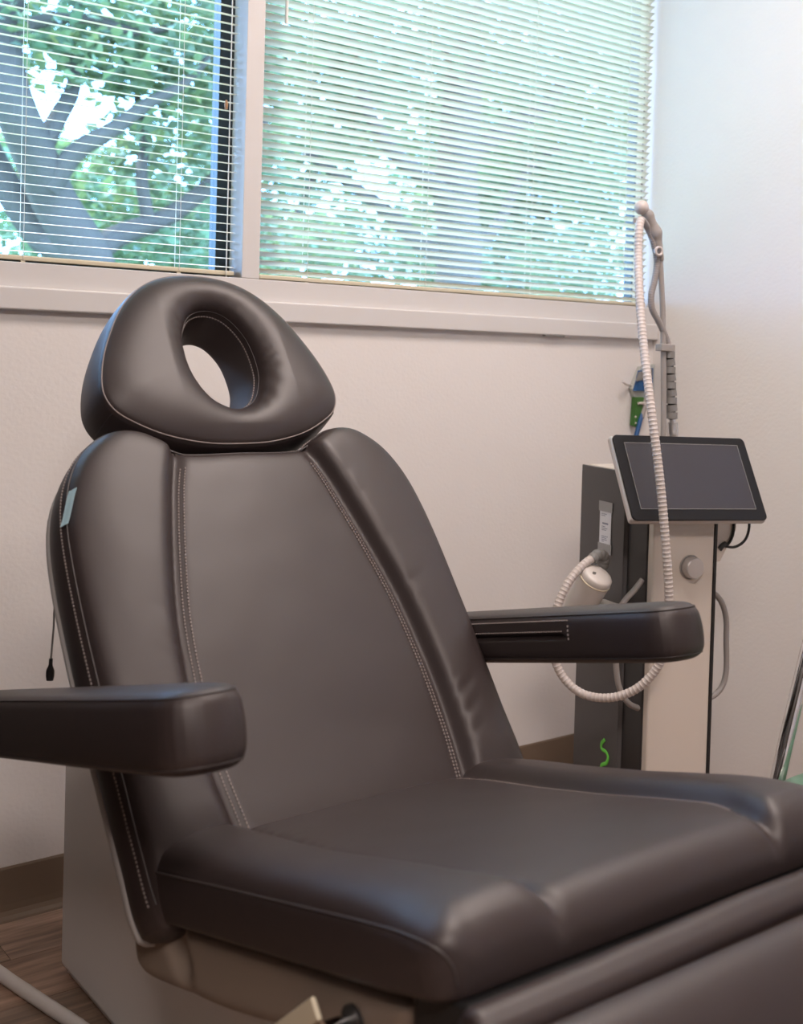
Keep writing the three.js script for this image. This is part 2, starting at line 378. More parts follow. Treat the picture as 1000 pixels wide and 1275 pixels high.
function blind(x0, x1, tilt, cords, bottom, label, extra) {
  const t = thing('venetian_blind', label, 'blind', [(x0 + x1) / 2, bottom, -0.027]);
  const len = x1 - x0, pitch = 0.0182, g = slatGeometry(len), top = HEAD - 0.03 - bottom;
  part('head_rail', box(-len / 2, len / 2, top, top + 0.028, -0.014, 0.014, 0.002), M.slat, t);
  part('bottom_rail', box(-len / 2, len / 2, 0, 0.0105, -0.010, 0.010, 0.003), M.cream, t);
  const n = Math.floor((top - 0.02) / pitch);
  for (let i = 0; i < n; i++) { const s = part('slat', g, M.slat, t, [0, 0.0185 + i * pitch, 0]); s.rotation.x = (tilt + rr(-0.8, 0.8)) * deg; s.rotation.z = rr(-0.0004, 0.0004); }
  for (const c of cords) {
    const x = c - (x0 + x1) / 2;
    part('ladder_cord', merge([-0.0108, 0.0108].map((z) => sweep([V3(x, 0.004, z), V3(x, top, z)], 0.00065, { step: 0.2, radial: 5 }))), M.cord, t);
    part('cord_button', sweep([V3(x, -0.001, -0.004), V3(x, -0.001, 0.009)], 0.0045, { step: 0.004, radial: 10 }), M.cream, t);
  }
  extra?.(t, (x0 + x1) / 2, top);
  return t;
}
blind(WIN0 + 0.006, 1.194, 7, [0.045, 0.395, 0.745, 1.066], SILL + 0.004, 'open venetian blind with thin near level slats and a clear view of branches', (t, cx, top) => {
  for (const [x, len] of [[1.172, 1.06]]) part('lift_cord', sweep([V3(x - cx, top - len, 0.014), V3(x - cx, top, 0.014)], 0.0011, { step: 0.2, radial: 6 }), M.cord, t);
  part('tassel', lathe([[0, 0], [0.003, 0.001], [0.0042, 0.012], [0.0018, 0.02], [0, 0.021]], 12), std({ color: lin(0.35, 0.2, 0.1), roughness: 0.6 }), t, [1.163 - cx, 0.345, 0.014]);
});
blind(MUL1 + 0.012, XR - 0.014, -27, [1.374, 1.704, 2.04, 2.381], SILL - 0.002 + 0.004, 'half closed venetian blind with pale tilted slats hiding most of the trees', (t, cx, top) => {
  part('tilt_wand', sweep([V3(1.301 - cx, 0.55, 0.018), V3(1.303 - cx, top, 0.018)], 0.0035, { step: 0.2, radial: 6 }), M.cord, t);
});

// ------------------------------------------------------------------ dark tall cabinets along the wall to the left of the camera
for (let k = 0; k < 5; k++) {
  const w = 1.0, t = thing('tall_cabinet', ['dark tall cabinet standing next to the window wall', 'dark tall cabinet, second from the window wall', 'dark tall cabinet, third from the window wall', 'dark tall cabinet, fourth from the window wall', 'dark tall cabinet, farthest from the window wall'][k], 'cabinet', [XL + 0.3, 0, 0.55 + k * 1.01], 0, 'dark tall cabinets');
  part('carcass', box(-0.295, 0.27, 0, 2.4, -w / 2, w / 2, 0.004), M.espresso, t);
  for (const s of [-1, 1]) {
    const d = part('door', box(0.27, 0.29, 0.08, 2.38, s * 0.25 - 0.245, s * 0.25 + 0.245, 0.003), M.espresso, t);
    part('handle', sweep([V3(0.29, 1.0, s * 0.03), V3(0.315, 1.01, s * 0.03), V3(0.315, 1.18, s * 0.03), V3(0.29, 1.19, s * 0.03)], 0.005, { step: 0.02, radial: 8 }), M.alu, d);
  }
}

{
  const t = thing('low_cabinet', 'dark low cabinet under the window beside the treatment chair', 'cabinet', [-0.18, 0, 0.26]);
  part('carcass', box(-0.58, 0.58, 0.06, 1.10, -0.24, 0.22, 0.004), M.espresso, t);
  part('plinth', box(-0.56, 0.56, 0, 0.06, -0.24, 0.18), M.espresso, t);
  part('worktop', box(-0.6, 0.6, 1.10, 1.13, -0.25, 0.25, 0.004), M.espresso, t);
  for (const x of [-0.29, 0.29]) { const d = part('door', box(x - 0.283, x + 0.283, 0.08, 1.085, 0.22, 0.24, 0.003), M.espresso, t); part('handle', sweep([V3(x * 0.15, 0.75, 0.24), V3(x * 0.15, 0.76, 0.265), V3(x * 0.15, 0.93, 0.265), V3(x * 0.15, 0.94, 0.24)], 0.005, { step: 0.02, radial: 8 }), M.alu, d); }
}

// ------------------------------------------------------------------ ceiling panels
for (const [i, [x, z, sx, sz]] of LAMPS.entries()) {
  const t = thing('ceiling_light', ['square white ceiling panel lamp near the window blinds', 'long white ceiling panel lamp beside the dark cabinets'][i], 'ceiling lamp', [x, CEIL - 0.02, z], 0);
  part('frame', merge([box(-sx / 2 - 0.02, sx / 2 + 0.02, 0, 0.02, -sz / 2 - 0.02, -sz / 2), box(-sx / 2 - 0.02, sx / 2 + 0.02, 0, 0.02, sz / 2, sz / 2 + 0.02), box(-sx / 2 - 0.02, -sx / 2, 0, 0.02, -sz / 2, sz / 2), box(sx / 2, sx / 2 + 0.02, 0, 0.02, -sz / 2, sz / 2)]), M.lampFrame, t);
  part('diffuser', box(-sx / 2, sx / 2, 0.008, 0.018, -sz / 2, sz / 2), M.lampFace, t);
  const l = new THREE.RectAreaLight(LAMP, LAMP_POWER, sx, sz); l.position.set(0, 0.004, 0); l.rotation.x = -Math.PI / 2; t.add(l); l.name = 'lamp_light';
}

// ------------------------------------------------------------------ treatment chair
const CXR = 0.897, CZ = 0.85;                                       // chair centre line, and the z of its base
const chair = thing('treatment_chair', 'reclining treatment chair upholstered in taupe brown leather on a pale pedestal', 'treatment chair', [CXR, 0, CZ]);
const local = (x, y, z) => [x - CXR, y, z - CZ];

// --- backrest: local x across, y up along the lean, z out of the face
const BACK = 36.65 * deg;
{
  const half = [[0, 0.566], [0.06, 0.566], [0.10, 0.570], [0.135, 0.583], [0.165, 0.599], [0.195, 0.604], [0.225, 0.595], [0.262, 0.566], [0.289, 0.522], [0.304, 0.470], [0.311, 0.40], [0.313, 0.30], [0.312, 0.20], [0.309, 0.10], [0.306, 0.01], [0.303, -0.055], [0.285, -0.078], [0.20, -0.08], [0.10, -0.08]];
  const pts = [...half, [0, -0.08], ...half.slice(1).reverse().map(([x, y]) => [-x, y])];
  const poly = splineOutline(pts, 220), D = outlineField(poly);
  // the seams between the middle panel and the two side bolsters
  const seamX = (t) => { const k = [[-0.09, 0.172], [0, 0.182], [0.1, 0.193], [0.2, 0.192], [0.3, 0.183], [0.4, 0.163], [0.5, 0.138], [0.6, 0.108]]; let i = 0; while (i < k.length - 2 && t > k[i + 1][0]) i++; const a = clamp((t - k[i][0]) / (k[i + 1][0] - k[i][0])); const p0 = k[Math.max(0, i - 1)][1], p1 = k[i][1], p2 = k[i + 1][1], p3 = k[Math.min(k.length - 1, i + 2)][1]; return 0.5 * (2 * p1 + (p2 - p0) * a + (2 * p0 - 5 * p1 + 4 * p2 - p3) * a * a + (3 * p1 - p0 - 3 * p2 + p3) * a * a * a); };
  const wr = [];
  for (let k = 0; k < 12; k++) wr.push([rnd() < 0.65 ? 1 : -1, rr(-0.02, 0.5), rr(0.5, 1.1), rr(0.0002, 0.0006), rr(0.004, 0.008), rr(0.03, 0.06)]);
  wr.push([1, 0.11, 0.55, 0.0012, 0.007, 0.075], [1, 0.08, 0.5, 0.0011, 0.007, 0.065], [1, 0.05, 0.45, 0.0009, 0.007, 0.06], [1, 0.29, 0.6, 0.0007, 0.009, 0.07]);
  const h = (u, t, d) => {
    const s = seamX(t), a = Math.abs(u) - s, e = -d;
    let w = 0;
    if (a > 0) { const q = clamp(a / (0.318 - s)); w += -0.003 + 0.020 * (1 - Math.exp(-Math.pow(a / 0.0145, 2))) * Math.cos(q * q * Math.PI / 2) * smooth(-0.1, 0.05, t); }
    else w += -0.003 + 0.007 * (1 - (u / s) * (u / s));
    w -= 0.0055 * Math.exp(-(a * a) / (2 * 0.0085 * 0.0085));
    w -= 0.012 * Math.exp(-Math.max(0, e) / 0.012);
    w += 0.004 * smooth(0.12, 0.0, t) * smooth(-0.1, 0, t);
    for (const [side, tt, slope, amp, wid, reach] of wr) {
      const x = side * u - s; if (x < 0.002 || x > reach) continue;
      const y = t - tt - slope * x, g = Math.exp(-(y * y) / (2 * wid * wid)); if (g < 0.01) continue;
      w -= amp * g * Math.sin(Math.PI * clamp((x - 0.002) / (reach - 0.002)));
    }
    return w + 0.0006 * noise.noise(u * 14, t * 14, 3);
  };
  const f = padField(D, h, -0.088, { bulge: 0.007, edge: 0.012, lower: 0.01 });
  const b = part('backrest', isoMesh(f, [-0.345, -0.115, -0.105], [0.345, 0.64, 0.045], 0.004), M.leather, chair, local(CXR, 0.48, 0.92));
  b.rotation.x = -BACK;
  b.userData.label = 'leather backrest with two stitched seams';
  for (const side of [-1, 1]) for (const off of [-0.0045, -0.0135]) {
    const path = []; for (let t = -0.04; t <= 0.56; t += 0.02) path.push(V3(side * (seamX(t) + off), t, 0.003));
    part('stitching', stitches(f, path.map((p) => ontoSurface(f, p, 4))), M.thread, b);
  }
  const rim = poly.map((p) => V3(p.x, p.y, -0.013)).filter((p) => p.y > -0.05);
  const k0 = rim.findIndex((p, i) => i && p.distanceTo(rim[i - 1]) > 0.05), loop = k0 > 0 ? [...rim.slice(k0), ...rim.slice(0, k0)] : rim;
  part('piping', seamTube(f, loop.filter((_, i) => i % 2 === 0), 0.0017), M.piping, b);
  part('stitching', stitches(f, loop.map((p) => V3(p.x * 1.012, p.y * 1.004, -0.024)).filter((_, i) => i % 3 === 0).map((p) => ontoSurface(f, p, 4))), M.thread, b);
  // grey shell board behind the cushion, standing a little proud of it
  const fs = padField((x, y) => D(x * 0.99, y * 0.99 + 0.002), () => -0.088, -0.106, { bulge: 0, edge: 0.006, lower: 0.014 });
  part('back_shell', isoMesh(fs, [-0.35, -0.12, -0.12], [0.35, 0.65, -0.078], 0.006), M.backShell, b).userData.label = 'light grey plastic back shell';
  // care tag sewn into the near side seam
  const tg = new THREE.PlaneGeometry(0.017, 0.05, 6, 8), tp = tg.attributes.position;
  for (let i = 0; i < tp.count; i++) { const x = tp.getX(i), y = tp.getY(i); tp.setXYZ(i, x + y * 0.1, y + x * 0.25, 0.003 * Math.sin(x * 180) + 0.002 * Math.sin(y * 70)); }
  tg.computeVertexNormals(); M.blueTag.side = THREE.DoubleSide;
  const tm = part('care_tag', tg, M.blueTag, b, [-0.304, 0.478, 0.004]); tm.rotation.set(0, -0.95, -0.5); tm.userData.label = 'small light blue fabric tag';
}

// --- headrest with face opening
{
  const half = [[0, -0.012], [0.06, -0.009], [0.12, 0.005], [0.165, 0.026], [0.195, 0.048], [0.208, 0.075], [0.207, 0.105], [0.196, 0.145], [0.177, 0.188], [0.152, 0.232], [0.120, 0.270], [0.085, 0.295], [0.045, 0.309]];
  const pts = [...half, [0, 0.313], ...half.slice(1).reverse().map(([x, y]) => [-x, y])];
  const poly = splineOutline(pts, 180), D = outlineField(poly);
  const holePoly = splineOutline([[0.014, 0.060], [0.052, 0.075], [0.073, 0.115], [0.077, 0.155], [0.069, 0.200], [0.045, 0.236], [0.012, 0.248], [-0.022, 0.236], [-0.043, 0.200], [-0.049, 0.155], [-0.043, 0.112], [-0.022, 0.075]], 110), DH = outlineField(holePoly);
  const h = (u, t, d) => {
    const e = Math.max(0, -d), k = Math.max(0, DH(u, t));
    let w = 0.026 * (1 - Math.exp(-e / 0.028)) * (1 - 0.95 * Math.exp(-k / 0.022)) - 0.012 * Math.exp(-k / 0.012);
    const a = Math.atan2(t - 0.155, u - 0.014);   // gathers round the opening
    w += 0.0007 * Math.sin(a * 23 + 1.3 * Math.sin(a * 5)) * Math.exp(-Math.pow((k - 0.016) / 0.012, 2)) * (0.3 + 0.7 * smooth(0.0, 0.9, Math.sin(a * 2 + 2.6)));
    return w;
  };
  const outer = padField(D, h, -0.098, { bulge: 0.005, edge: 0.008, lower: 0.014 });
  const f = (u, t, w) => smax(outer(u, t, w), -DH(u, t) - 0.016 * smooth(-0.01, -0.1, w), 0.012);
  const hd = part('headrest', isoMesh(f, [-0.235, -0.04, -0.115], [0.235, 0.34, 0.04], 0.004), M.leather, chair, local(CXR, 0.95, 0.56));
  hd.rotation.x = -33 * deg;
  hd.userData.label = 'leather headrest cushion with an oval face opening';
  part('piping', seamTube(f, poly.filter((_, i) => i % 2 === 0).map((p) => V3(p.x, p.y, 0.002)), 0.0012, true), M.thread, hd).userData.label = 'pale edge seam';
  part('piping', seamTube(f, holePoly.filter((_, i) => i % 2 === 0).map((p) => V3(p.x, p.y, -0.012)), 0.0009, true), M.piping, hd);
  const ring = []; for (let i = 0; i <= 60; i++) { const p = holePoly[i * 109 / 60 | 0]; ring.push(ontoSurface(f, V3(0.014 + (p.x - 0.014) * 0.99, 0.155 + (p.y - 0.155) * 0.99, -0.024), 4)); }
  part('stitching', stitches(f, ring), M.thread, hd);
  // corner seams of the boxing strip at the two lower corners
  for (const s of [-1, 1]) part('seam', seamTube(f, [0, 1, 2, 3, 4].map((k) => V3(s * 0.197, 0.05, -0.008 - k * 0.02)), 0.001), M.piping, hd);
  for (const x of [-0.07, 0.07]) part('mounting_post', sweep([V3(x, -0.11, -0.065), V3(x, 0.03, -0.065)], 0.007, { step: 0.02, radial: 12 }), M.chrome, hd);
}

// --- seat: local x across, y backwards along the seat, z up out of it
const SEAT = 15 * deg;
const seatAt = (u, s, n) => V3(u, 0.394 + s * Math.sin(SEAT) + n * Math.cos(SEAT), 0.883 - CZ + s * Math.cos(SEAT) - n * Math.sin(SEAT));   // chair space
{
  const poly = roundedRect(-0.296, 0.296, -0.605, 0.004, [0.035, 0.035, 0.02, 0.02], 12), D = outlineField(poly);
  const sx = (s) => 0.176 + 0.008 * Math.sin(s * 5) - 0.02 * smooth(0.50, 0.6, s);
  const wr = [];
  for (let k = 0; k < 9; k++) wr.push([-1, 0.045 + k * 0.024 + rr(-0.004, 0.004), rr(0.0016, 0.003) * (1 - k * 0.07), rr(0.0035, 0.006), rr(0.02, 0.04)]);
  for (let k = 0; k < 3; k++) wr.push([1, 0.03 + k * 0.03, 0.0008, 0.006, 0.025]);
  wr.push([1, 0.548, 0.0008, 0.006, 0.03], [1, 0.568, 0.0009, 0.006, 0.03], [-1, 0.56, 0.0012, 0.007, 0.03]);
  const h = (u, t, d) => {
    const s = -t, q = sx(s), a = Math.abs(u) - q;
    let w = 0.074 + 0.010 * smooth(0.35, 0.05, s);
    if (a > 0) { const q2 = clamp(a / (0.300 - q)); w += -0.0035 + 0.0155 * (1 - Math.exp(-Math.pow(a / 0.017, 2))) * Math.cos(q2 * q2 * Math.PI / 2); }
    else w += 0.004 * (1 - (u / q) * (u / q)) - 0.0035;
    const g = 0.4 + 0.6 * smooth(0.08, 0.4, s) * (u > 0 ? 1 : 0.5) ;
    w -= 0.0075 * g * Math.exp(-(a * a) / (2 * 0.007 * 0.007));
    w -= 0.012 * Math.exp(-Math.max(0, 0.296 - Math.abs(u)) / 0.011);
    const fr = clamp((s - 0.43) / 0.175); w -= 0.016 * fr * fr * fr;
    for (const [side, ss, amp, wid, reach] of wr) { const x = side * u - q; if (Math.abs(x) > reach) continue; const y = s - ss - 0.25 * x, e = y * y / (2 * wid * wid); if (e < 5) w -= amp * Math.exp(-e) * Math.pow(Math.cos(x / reach * Math.PI / 2), 2); }
    return w + 0.0007 * noise.noise(u * 12, t * 12, 8);
  };
  // the front edge rolls over with a wide radius, the sides with a narrow one
  const f = (u, t, w) => {
    const d = D(u, t), top = h(u, t, d), m = 2 * clamp(w / 0.07) - 1, side = d - 0.004 * (1 - m * m) + 0.006 * smooth(-0.5, -0.6, t) * clamp(1 - w / 0.06);
    const k = 0.010 + 0.03 * smooth(-0.50, -0.60, t) * smooth(0.296, 0.25, Math.abs(u));
    return smax(smax(side, w - top, k), -w, 0.008);
  };
  const seat = part('seat', isoMesh(f, [-0.33, -0.64, -0.02], [0.33, 0.04, 0.115], 0.0042), M.leather, chair);
  seat.position.copy(seatAt(0, 0, 0)); seat.rotation.x = -Math.PI / 2 - SEAT;
  seat.userData.label = 'leather seat cushion with stitched side bolsters';
  const edge = (s0) => { const path = []; for (let s = 0.02; s <= 0.575; s += 0.02) path.push(V3(s0 * 0.298, -s, 0.058)); path.push(V3(s0 * 0.297, -0.588, 0.052), V3(s0 * 0.29, -0.598, 0.043), V3(s0 * 0.283, -0.604, 0.03), V3(s0 * 0.281, -0.606, 0.012)); return path; };
  for (const s0 of [-1, 1]) part('piping', seamTube(f, edge(s0), 0.0017), M.piping, seat);
  for (const s0 of [-1, 1]) {
    const p = []; for (let s = 0.03; s <= 0.565; s += 0.02) p.push(V3(s0 * (sx(s) - 0.005), -s, 0.074));
    if (s0 > 0) part('stitching', stitches(f, p.map((q) => ontoSurface(f, q, 4))), M.thread, seat);
  }

  // seat shell under the cushion, in chair space: profile in (z, y) with rounded ends
  const prof = [[-0.028, 0.372], [-0.020, 0.322], [0.0, 0.308], [0.035, 0.311], [0.13, 0.336], [0.23, 0.362], [0.37, 0.408], [0.48, 0.452], [0.535, 0.485], [0.54, 0.518], [0.45, 0.500], [0.30, 0.462], [0.15, 0.421], [0.03, 0.388], [-0.01, 0.380]];
  const sp = splineOutline(prof, 120), SD = outlineField(sp, 0.06);
  const dents = [-0.287, 0.287];
  const fshell = (x, y, z) => {
    let d = smax(SD(z, y), Math.abs(x) - 0.283, 0.02);
    for (const s of dents) { const q = Math.hypot((x - s) / 0.02, ((y - 0.383) * 0.8 + (z - 0.10) * 0.6) / 0.022, ((z - 0.10) * 0.8 - (y - 0.383) * 0.6) / 0.04); d = smax(d, (1 - q) * 0.014, 0.012); }
    return d;
  };
  part('seat_shell', isoMesh(fshell, [-0.31, 0.27, -0.07], [0.31, 0.58, 0.64], 0.006), M.shell, chair).userData.label = 'beige plastic shell under the seat';
  // release lever: pale paddle on a chrome pivot
  const piv = V3(-0.283, 0.468, 0.458);
  const lever = part('release_lever', new RoundedBoxGeometry(0.006, 0.022, 0.085, 3, 0.0025), M.cream, chair, [-0.305, 0.447, 0.408]); lever.rotation.x = -0.72;
  part('pivot', sweep([V3(-0.285, 0.466, 0.460), V3(-0.31, 0.466, 0.460)], 0.007, { step: 0.01, radial: 16 }), M.chrome, chair);
  part('pivot_plate', sweep([V3(-0.280, 0.468, 0.470), V3(-0.287, 0.468, 0.470)], 0.017, { step: 0.004, radial: 20 }), M.black, chair);
}

// --- front flap and leg rest
{
  // flap: a soft folded strip across the front of the seat
  const ff = (x, y, z) => {
    const sag = 0.003 * Math.sin(x * 9 + 0.6), cy = 0.533 + sag, cz = 1.487 - CZ;
    const dy = y - cy, dz = z - cz, ca = Math.cos(0.5), sa = Math.sin(0.5), p = dy * ca + dz * sa, q = -dy * sa + dz * ca;
    const d2 = Math.hypot(Math.max(Math.abs(p) - 0.014, 0), Math.max(Math.abs(q) - 0.004, 0)) - 0.0165 - 0.0012 * noise.noise(x * 11, 1, 2);
    return smax(d2, Math.abs(x) - 0.292, 0.012);
  };
  part('hinge_bar', box(-0.275, 0.275, 0.455, 0.548, 0.545, 0.622, 0.006), M.black, chair);
  part('front_flap', isoMesh(ff, [-0.31, 0.47, 0.58], [0.31, 0.60, 0.70], 0.0045), M.leather, chair).userData.label = 'folded leather flap in front of the seat';
  const poly = roundedRect(-0.285, 0.285, -0.44, 0, [0.06, 0.06, 0.02, 0.02], 10), D = outlineField(poly);
  const h = (u, t, d) => 0.046 + 0.010 * (1 - Math.exp(d / 0.04)) + 0.0016 * noise.noise(u * 9, t * 9, 4) + 0.003 * Math.exp(-Math.pow((t + 0.07 + 0.1 * u) / 0.02, 2)) * smooth(-0.1, 0.2, u);
  const f = padField(D, h, 0, { bulge: 0.006, edge: 0.05, lower: 0.02 });
  const g = part('leg_rest', isoMesh(f, [-0.31, -0.47, -0.02], [0.31, 0.03, 0.1], 0.006), M.leather, chair, [0, 0.542, 1.512 - CZ]);
  g.rotation.x = -20 * deg;
  g.userData.label = 'leather leg rest folded down';
}

// --- armrests
function armrest(u, tipZ, tipY, len, tilt, hT, slit, label) {
  // local: x across, y back along the arm from the tip, z up
  const w = 0.0475, poly = splineOutline([[0, 0], [0.026, 0.006], [0.041, 0.022], [0.047, 0.055], [0.048, 0.14], [0.047, 0.30], [0.044, 0.50], [0.042, len - 0.03], [0.028, len - 0.006], [0, len], [-0.028, len - 0.006], [-0.042, len - 0.03], [-0.044, 0.50], [-0.047, 0.30], [-0.048, 0.14], [-0.047, 0.055], [-0.041, 0.022], [-0.026, 0.006]], 160), D = outlineField(poly);
  const h = (x, y, d) => hT + 0.009 * (1 - Math.exp(Math.min(0, d) / 0.018)) - 0.004;
  const f0 = padField(D, h, 0, { bulge: 0.005, edge: 0.012, lower: 0.02 });
  const f = slit ? (x, y, z) => {
    const cy = clamp(y, 0.20, 0.42), q = Math.hypot((x + 0.053) / 2.4, (y - cy) * 0.25, z - 0.040) - 0.0036;
    return smax(f0(x, y, z), -q, 0.004);
  } : f0;
  const m = part('armrest', isoMesh(f, [-0.07, -0.03, -0.02], [0.07, len + 0.03, 0.118], 0.0042), M.leather, chair);
  m.userData.label = label;
  m.rotation.set(-Math.PI / 2 - tilt, 0, 0);
  m.position.set(u, tipY, tipZ - CZ);
  const rim = poly.filter((_, i) => i % 2 === 0);
  part('piping', seamTube(f, rim.map((p) => V3(p.x, p.y, hT - 0.003)), 0.0015, true), M.piping, m);
  part('piping', seamTube(f, rim.map((p) => V3(p.x * 0.99, p.y, 0.008)), 0.0012, true), M.piping, m);
  if (slit) {
    const side = (y, z) => ontoSurface(f, V3(-0.054, y, z), 4);
    part('stitching', merge([stitches(f, [0.19, 0.25, 0.31, 0.37, 0.42].map((y) => side(y, 0.048))), stitches(f, [0.034, 0.046, 0.058].map((z) => side(0.178, z))), stitches(f, [0.178, 0.25, 0.34, 0.43].map((y) => side(y, 0.064)))]), M.thread, m);
  }
  part('arm_bracket', u < 0 ? box(0.02, 0.085, len - 0.09, len - 0.05, 0.02, 0.05, 0.004) : box(-0.085, -0.02, len - 0.09, len - 0.05, 0.02, 0.05, 0.004), M.backShell, m);
  return m;
}
armrest(0.352, 1.182, 0.690, 0.62, 12.6 * deg, 0.075, true, 'leather armrest with a stitched pocket slit');
armrest(-0.350, 1.172, 0.668, 0.72, 14.3 * deg, 0.083, false, 'leather armrest with a plain side');

// --- pedestal and the loose control lead
{
  const ped = part('pedestal', merge([box(0.746 - CXR, 1.05 - CXR, 0.012, 0.40, 0.238 - CZ, 1.02 - CZ, 0.012), box(0.80 - CXR, 1.0 - CXR, 0.39, 0.46, 0.34 - CZ, 0.62 - CZ, 0.01)]), M.pedestal, chair);
  ped.userData.label = 'pale grey box pedestal';
  part('foot_plate', box(0.756 - CXR, 1.04 - CXR, 0, 0.014, 0.248 - CZ, 1.01 - CZ, 0.004), M.pedestal, chair);
  const a = pixelOn(70, 745, 'z', 0.43), b = pixelOn(63.5, 820, 'z', 0.43), c = pixelOn(62, 847, 'z', 0.43), L = (p) => V3(p.x - CXR, p.y, p.z - CZ);
  part('control_lead', sweep([L(a).add(V3(0.02, 0.05, 0.02)), L(a), L(a).lerp(L(b), 0.5), L(b)], 0.0016, { step: 0.01, radial: 8 }), M.midGrey, chair);
  part('lead_plug', sweep([L(b), L(b).lerp(L(c), 0.35), L(b).lerp(L(c), 0.8), L(c)], (s, t) => 0.003 + 0.0035 * smooth(0.25, 0.6, t ?? 0.5) * (1 - 0.3 * smooth(0.8, 1, t ?? 0.5)), { step: 0.002, radial: 12 }), M.black, chair);
}

// ------------------------------------------------------------------ laser machine
const mx = 1.935, mz = 0.589, mturn = -13.7 * deg;
const machine = thing('laser_machine', 'beige and dark grey laser machine with tilted touch screen and ribbed hose', 'laser machine', [mx, 0, mz], mturn);
machine.updateMatrixWorld();
const toMachine = machine.matrixWorld.clone().invert();
function mPix(px, py, axis, value) {   // a pixel on a plane of the machine's own axes
  const o = camera.position.clone().applyMatrix4(toMachine), d = pixelDir(px, py).transformDirection(toMachine);
  return o.addScaledVector(d, (value - o[axis]) / d[axis]);
}
{
  part('body', box(-0.083, 0.10, 0.10, 0.852, -0.262, -0.088, 0.008), M.darkGrey, machine).userData.label = 'dark grey rear housing';
  part('housing_lid', box(-0.078, 0.095, 0.849, 0.857, -0.250, -0.06, 0.003), M.machineWhite, machine);
  part('side_panel', box(-0.0845, -0.079, 0.10, 0.855, -0.268, -0.092, 0.002), M.darkGrey, machine).userData.label = 'dark grey side panel';
  part('middle_housing', box(-0.076, 0.09, 0.09, 0.845, -0.092, -0.018, 0.003), M.machineBlack, machine);
  part('front_panel', box(-0.073, 0.081, 0.05, 0.835, -0.022, 0, 0.005), M.machineWhite, machine).userData.label = 'beige front panel';
  part('edge_strip', box(0.0805, 0.0885, 0.05, 0.80, -0.03, 0.001, 0.002), M.black, machine);
  part('base_plate', box(-0.16, 0.17, 0.05, 0.10, -0.30, 0.09, 0.015), M.darkGrey, machine);
  for (const [x, z] of [[-0.13, 0.06], [0.14, 0.06], [-0.13, -0.27], [0.14, -0.27]]) part('caster', merge([new THREE.CylinderGeometry(0.025, 0.025, 0.022, 20).rotateZ(Math.PI / 2).translate(x, 0.025, z), box(x - 0.008, x + 0.008, 0.03, 0.055, z - 0.01, z + 0.01)]), M.black, machine);
  // knob
  const kp = mPix(859, 706, 'z', 0.0);
  const knob = part('knob', lathe([[0, 0.022], [0.019, 0.022], [0.0215, 0.020], [0.0225, 0.017], [0.0225, 0.004], [0.026, 0.003], [0.026, 0], [0, 0]], 40).rotateX(Math.PI / 2), M.alu, machine, [kp.x, kp.y, 0]);
  knob.userData.label = 'round silver knob';
  part('knob_ring', new THREE.TorusGeometry(0.0245, 0.0007, 8, 48), M.midGrey, knob, [0, 0, 0.0035]);
  // screen, tilted back, turned a little in its own plane
  const s = part('screen_housing', new RoundedBoxGeometry(0.334, 0.192, 0.020, 4, 0.008), M.alu, machine, [0.001, 0.846, 0.006]);
  s.rotation.set(-30 * deg, 0, -1.6 * deg);
  s.userData.label = 'silver edged screen housing';
  const bezShape = new THREE.Shape(); { const w = 0.164, h = 0.0935, r = 0.01; bezShape.moveTo(-w + r, -h); bezShape.lineTo(w - r, -h); bezShape.absarc(w - r, -h + r, r, -Math.PI / 2, 0); bezShape.lineTo(w, h - r); bezShape.absarc(w - r, h - r, r, 0, Math.PI / 2); bezShape.lineTo(-w + r, h); bezShape.absarc(-w + r, h - r, r, Math.PI / 2, Math.PI); bezShape.lineTo(-w, -h + r); bezShape.absarc(-w + r, -h + r, r, Math.PI, 1.5 * Math.PI); }
  part('bezel', new THREE.ExtrudeGeometry(bezShape, { depth: 0.003, bevelEnabled: true, bevelSize: 0.0012, bevelThickness: 0.0012, bevelSegments: 3, curveSegments: 8 }), M.blackGloss, s, [0, 0, 0.0095]);
  part('display', box(-0.141, 0.141, -0.070, 0.076, 0, 0.0012), M.glassBlack, s, [0, 0, 0.0133]).userData.label = 'dark switched off display';
  part('display_rim', merge([box(-0.1422, -0.141, -0.0712, 0.0772, 0, 0.0016), box(0.141, 0.1422, -0.0712, 0.0772, 0, 0.0016), box(-0.141, 0.141, 0.076, 0.0772, 0, 0.0016), box(-0.141, 0.141, -0.0712, -0.07, 0, 0.0016)]), M.midGrey, s, [0, 0, 0.0133]);
  // bracket under the screen and the two black leads
  const wedge = new THREE.Shape([V2(-0.02, 0.665), V2(0.05, 0.73), V2(0.062, 0.78), V2(-0.09, 0.78), V2(-0.09, 0.665)]);
  const wg = new THREE.ExtrudeGeometry(wedge, { depth: 0.02, bevelEnabled: true, bevelSize: 0.002, bevelThickness: 0.002, bevelSegments: 2 });
  const bp = mPix(897, 692, 'z', -0.05);
  part('screen_bracket', wg.translate(0.02, 0, 0).scale(0.55, 1, 1).translate(bp.x - 0.01 - 0.0, 0, -0.06), M.machineWhite, machine);
  const Z = -0.035, lead = (list) => part('screen_lead', sweep(list.map(([x, y]) => mPix(x, y, 'z', Z)), 0.0031, { step: 0.004, radial: 10 }), M.black, machine);
  lead([[898, 679], [906, 678], [912, 668], [914, 655], [913, 644]]);
  lead([[898, 679], [915, 681], [928, 672], [933, 656], [932, 644]]);
  part('lead_clip', sweep([[896, 684], [900, 679], [904, 677]].map(([x, y]) => mPix(x, y, 'z', Z)), 0.0058, { step: 0.002, radial: 12 }), M.black, machine);
  // grab handles on both sides
  const handle = (list, z) => part('grab_handle', sweep(new THREE.CatmullRomCurve3(list.map(([x, y]) => mPix(x, y, 'z', z)), false, 'centripetal'), 0.0062, { step: 0.005, radial: 12 }), M.plasticGrey, machine);
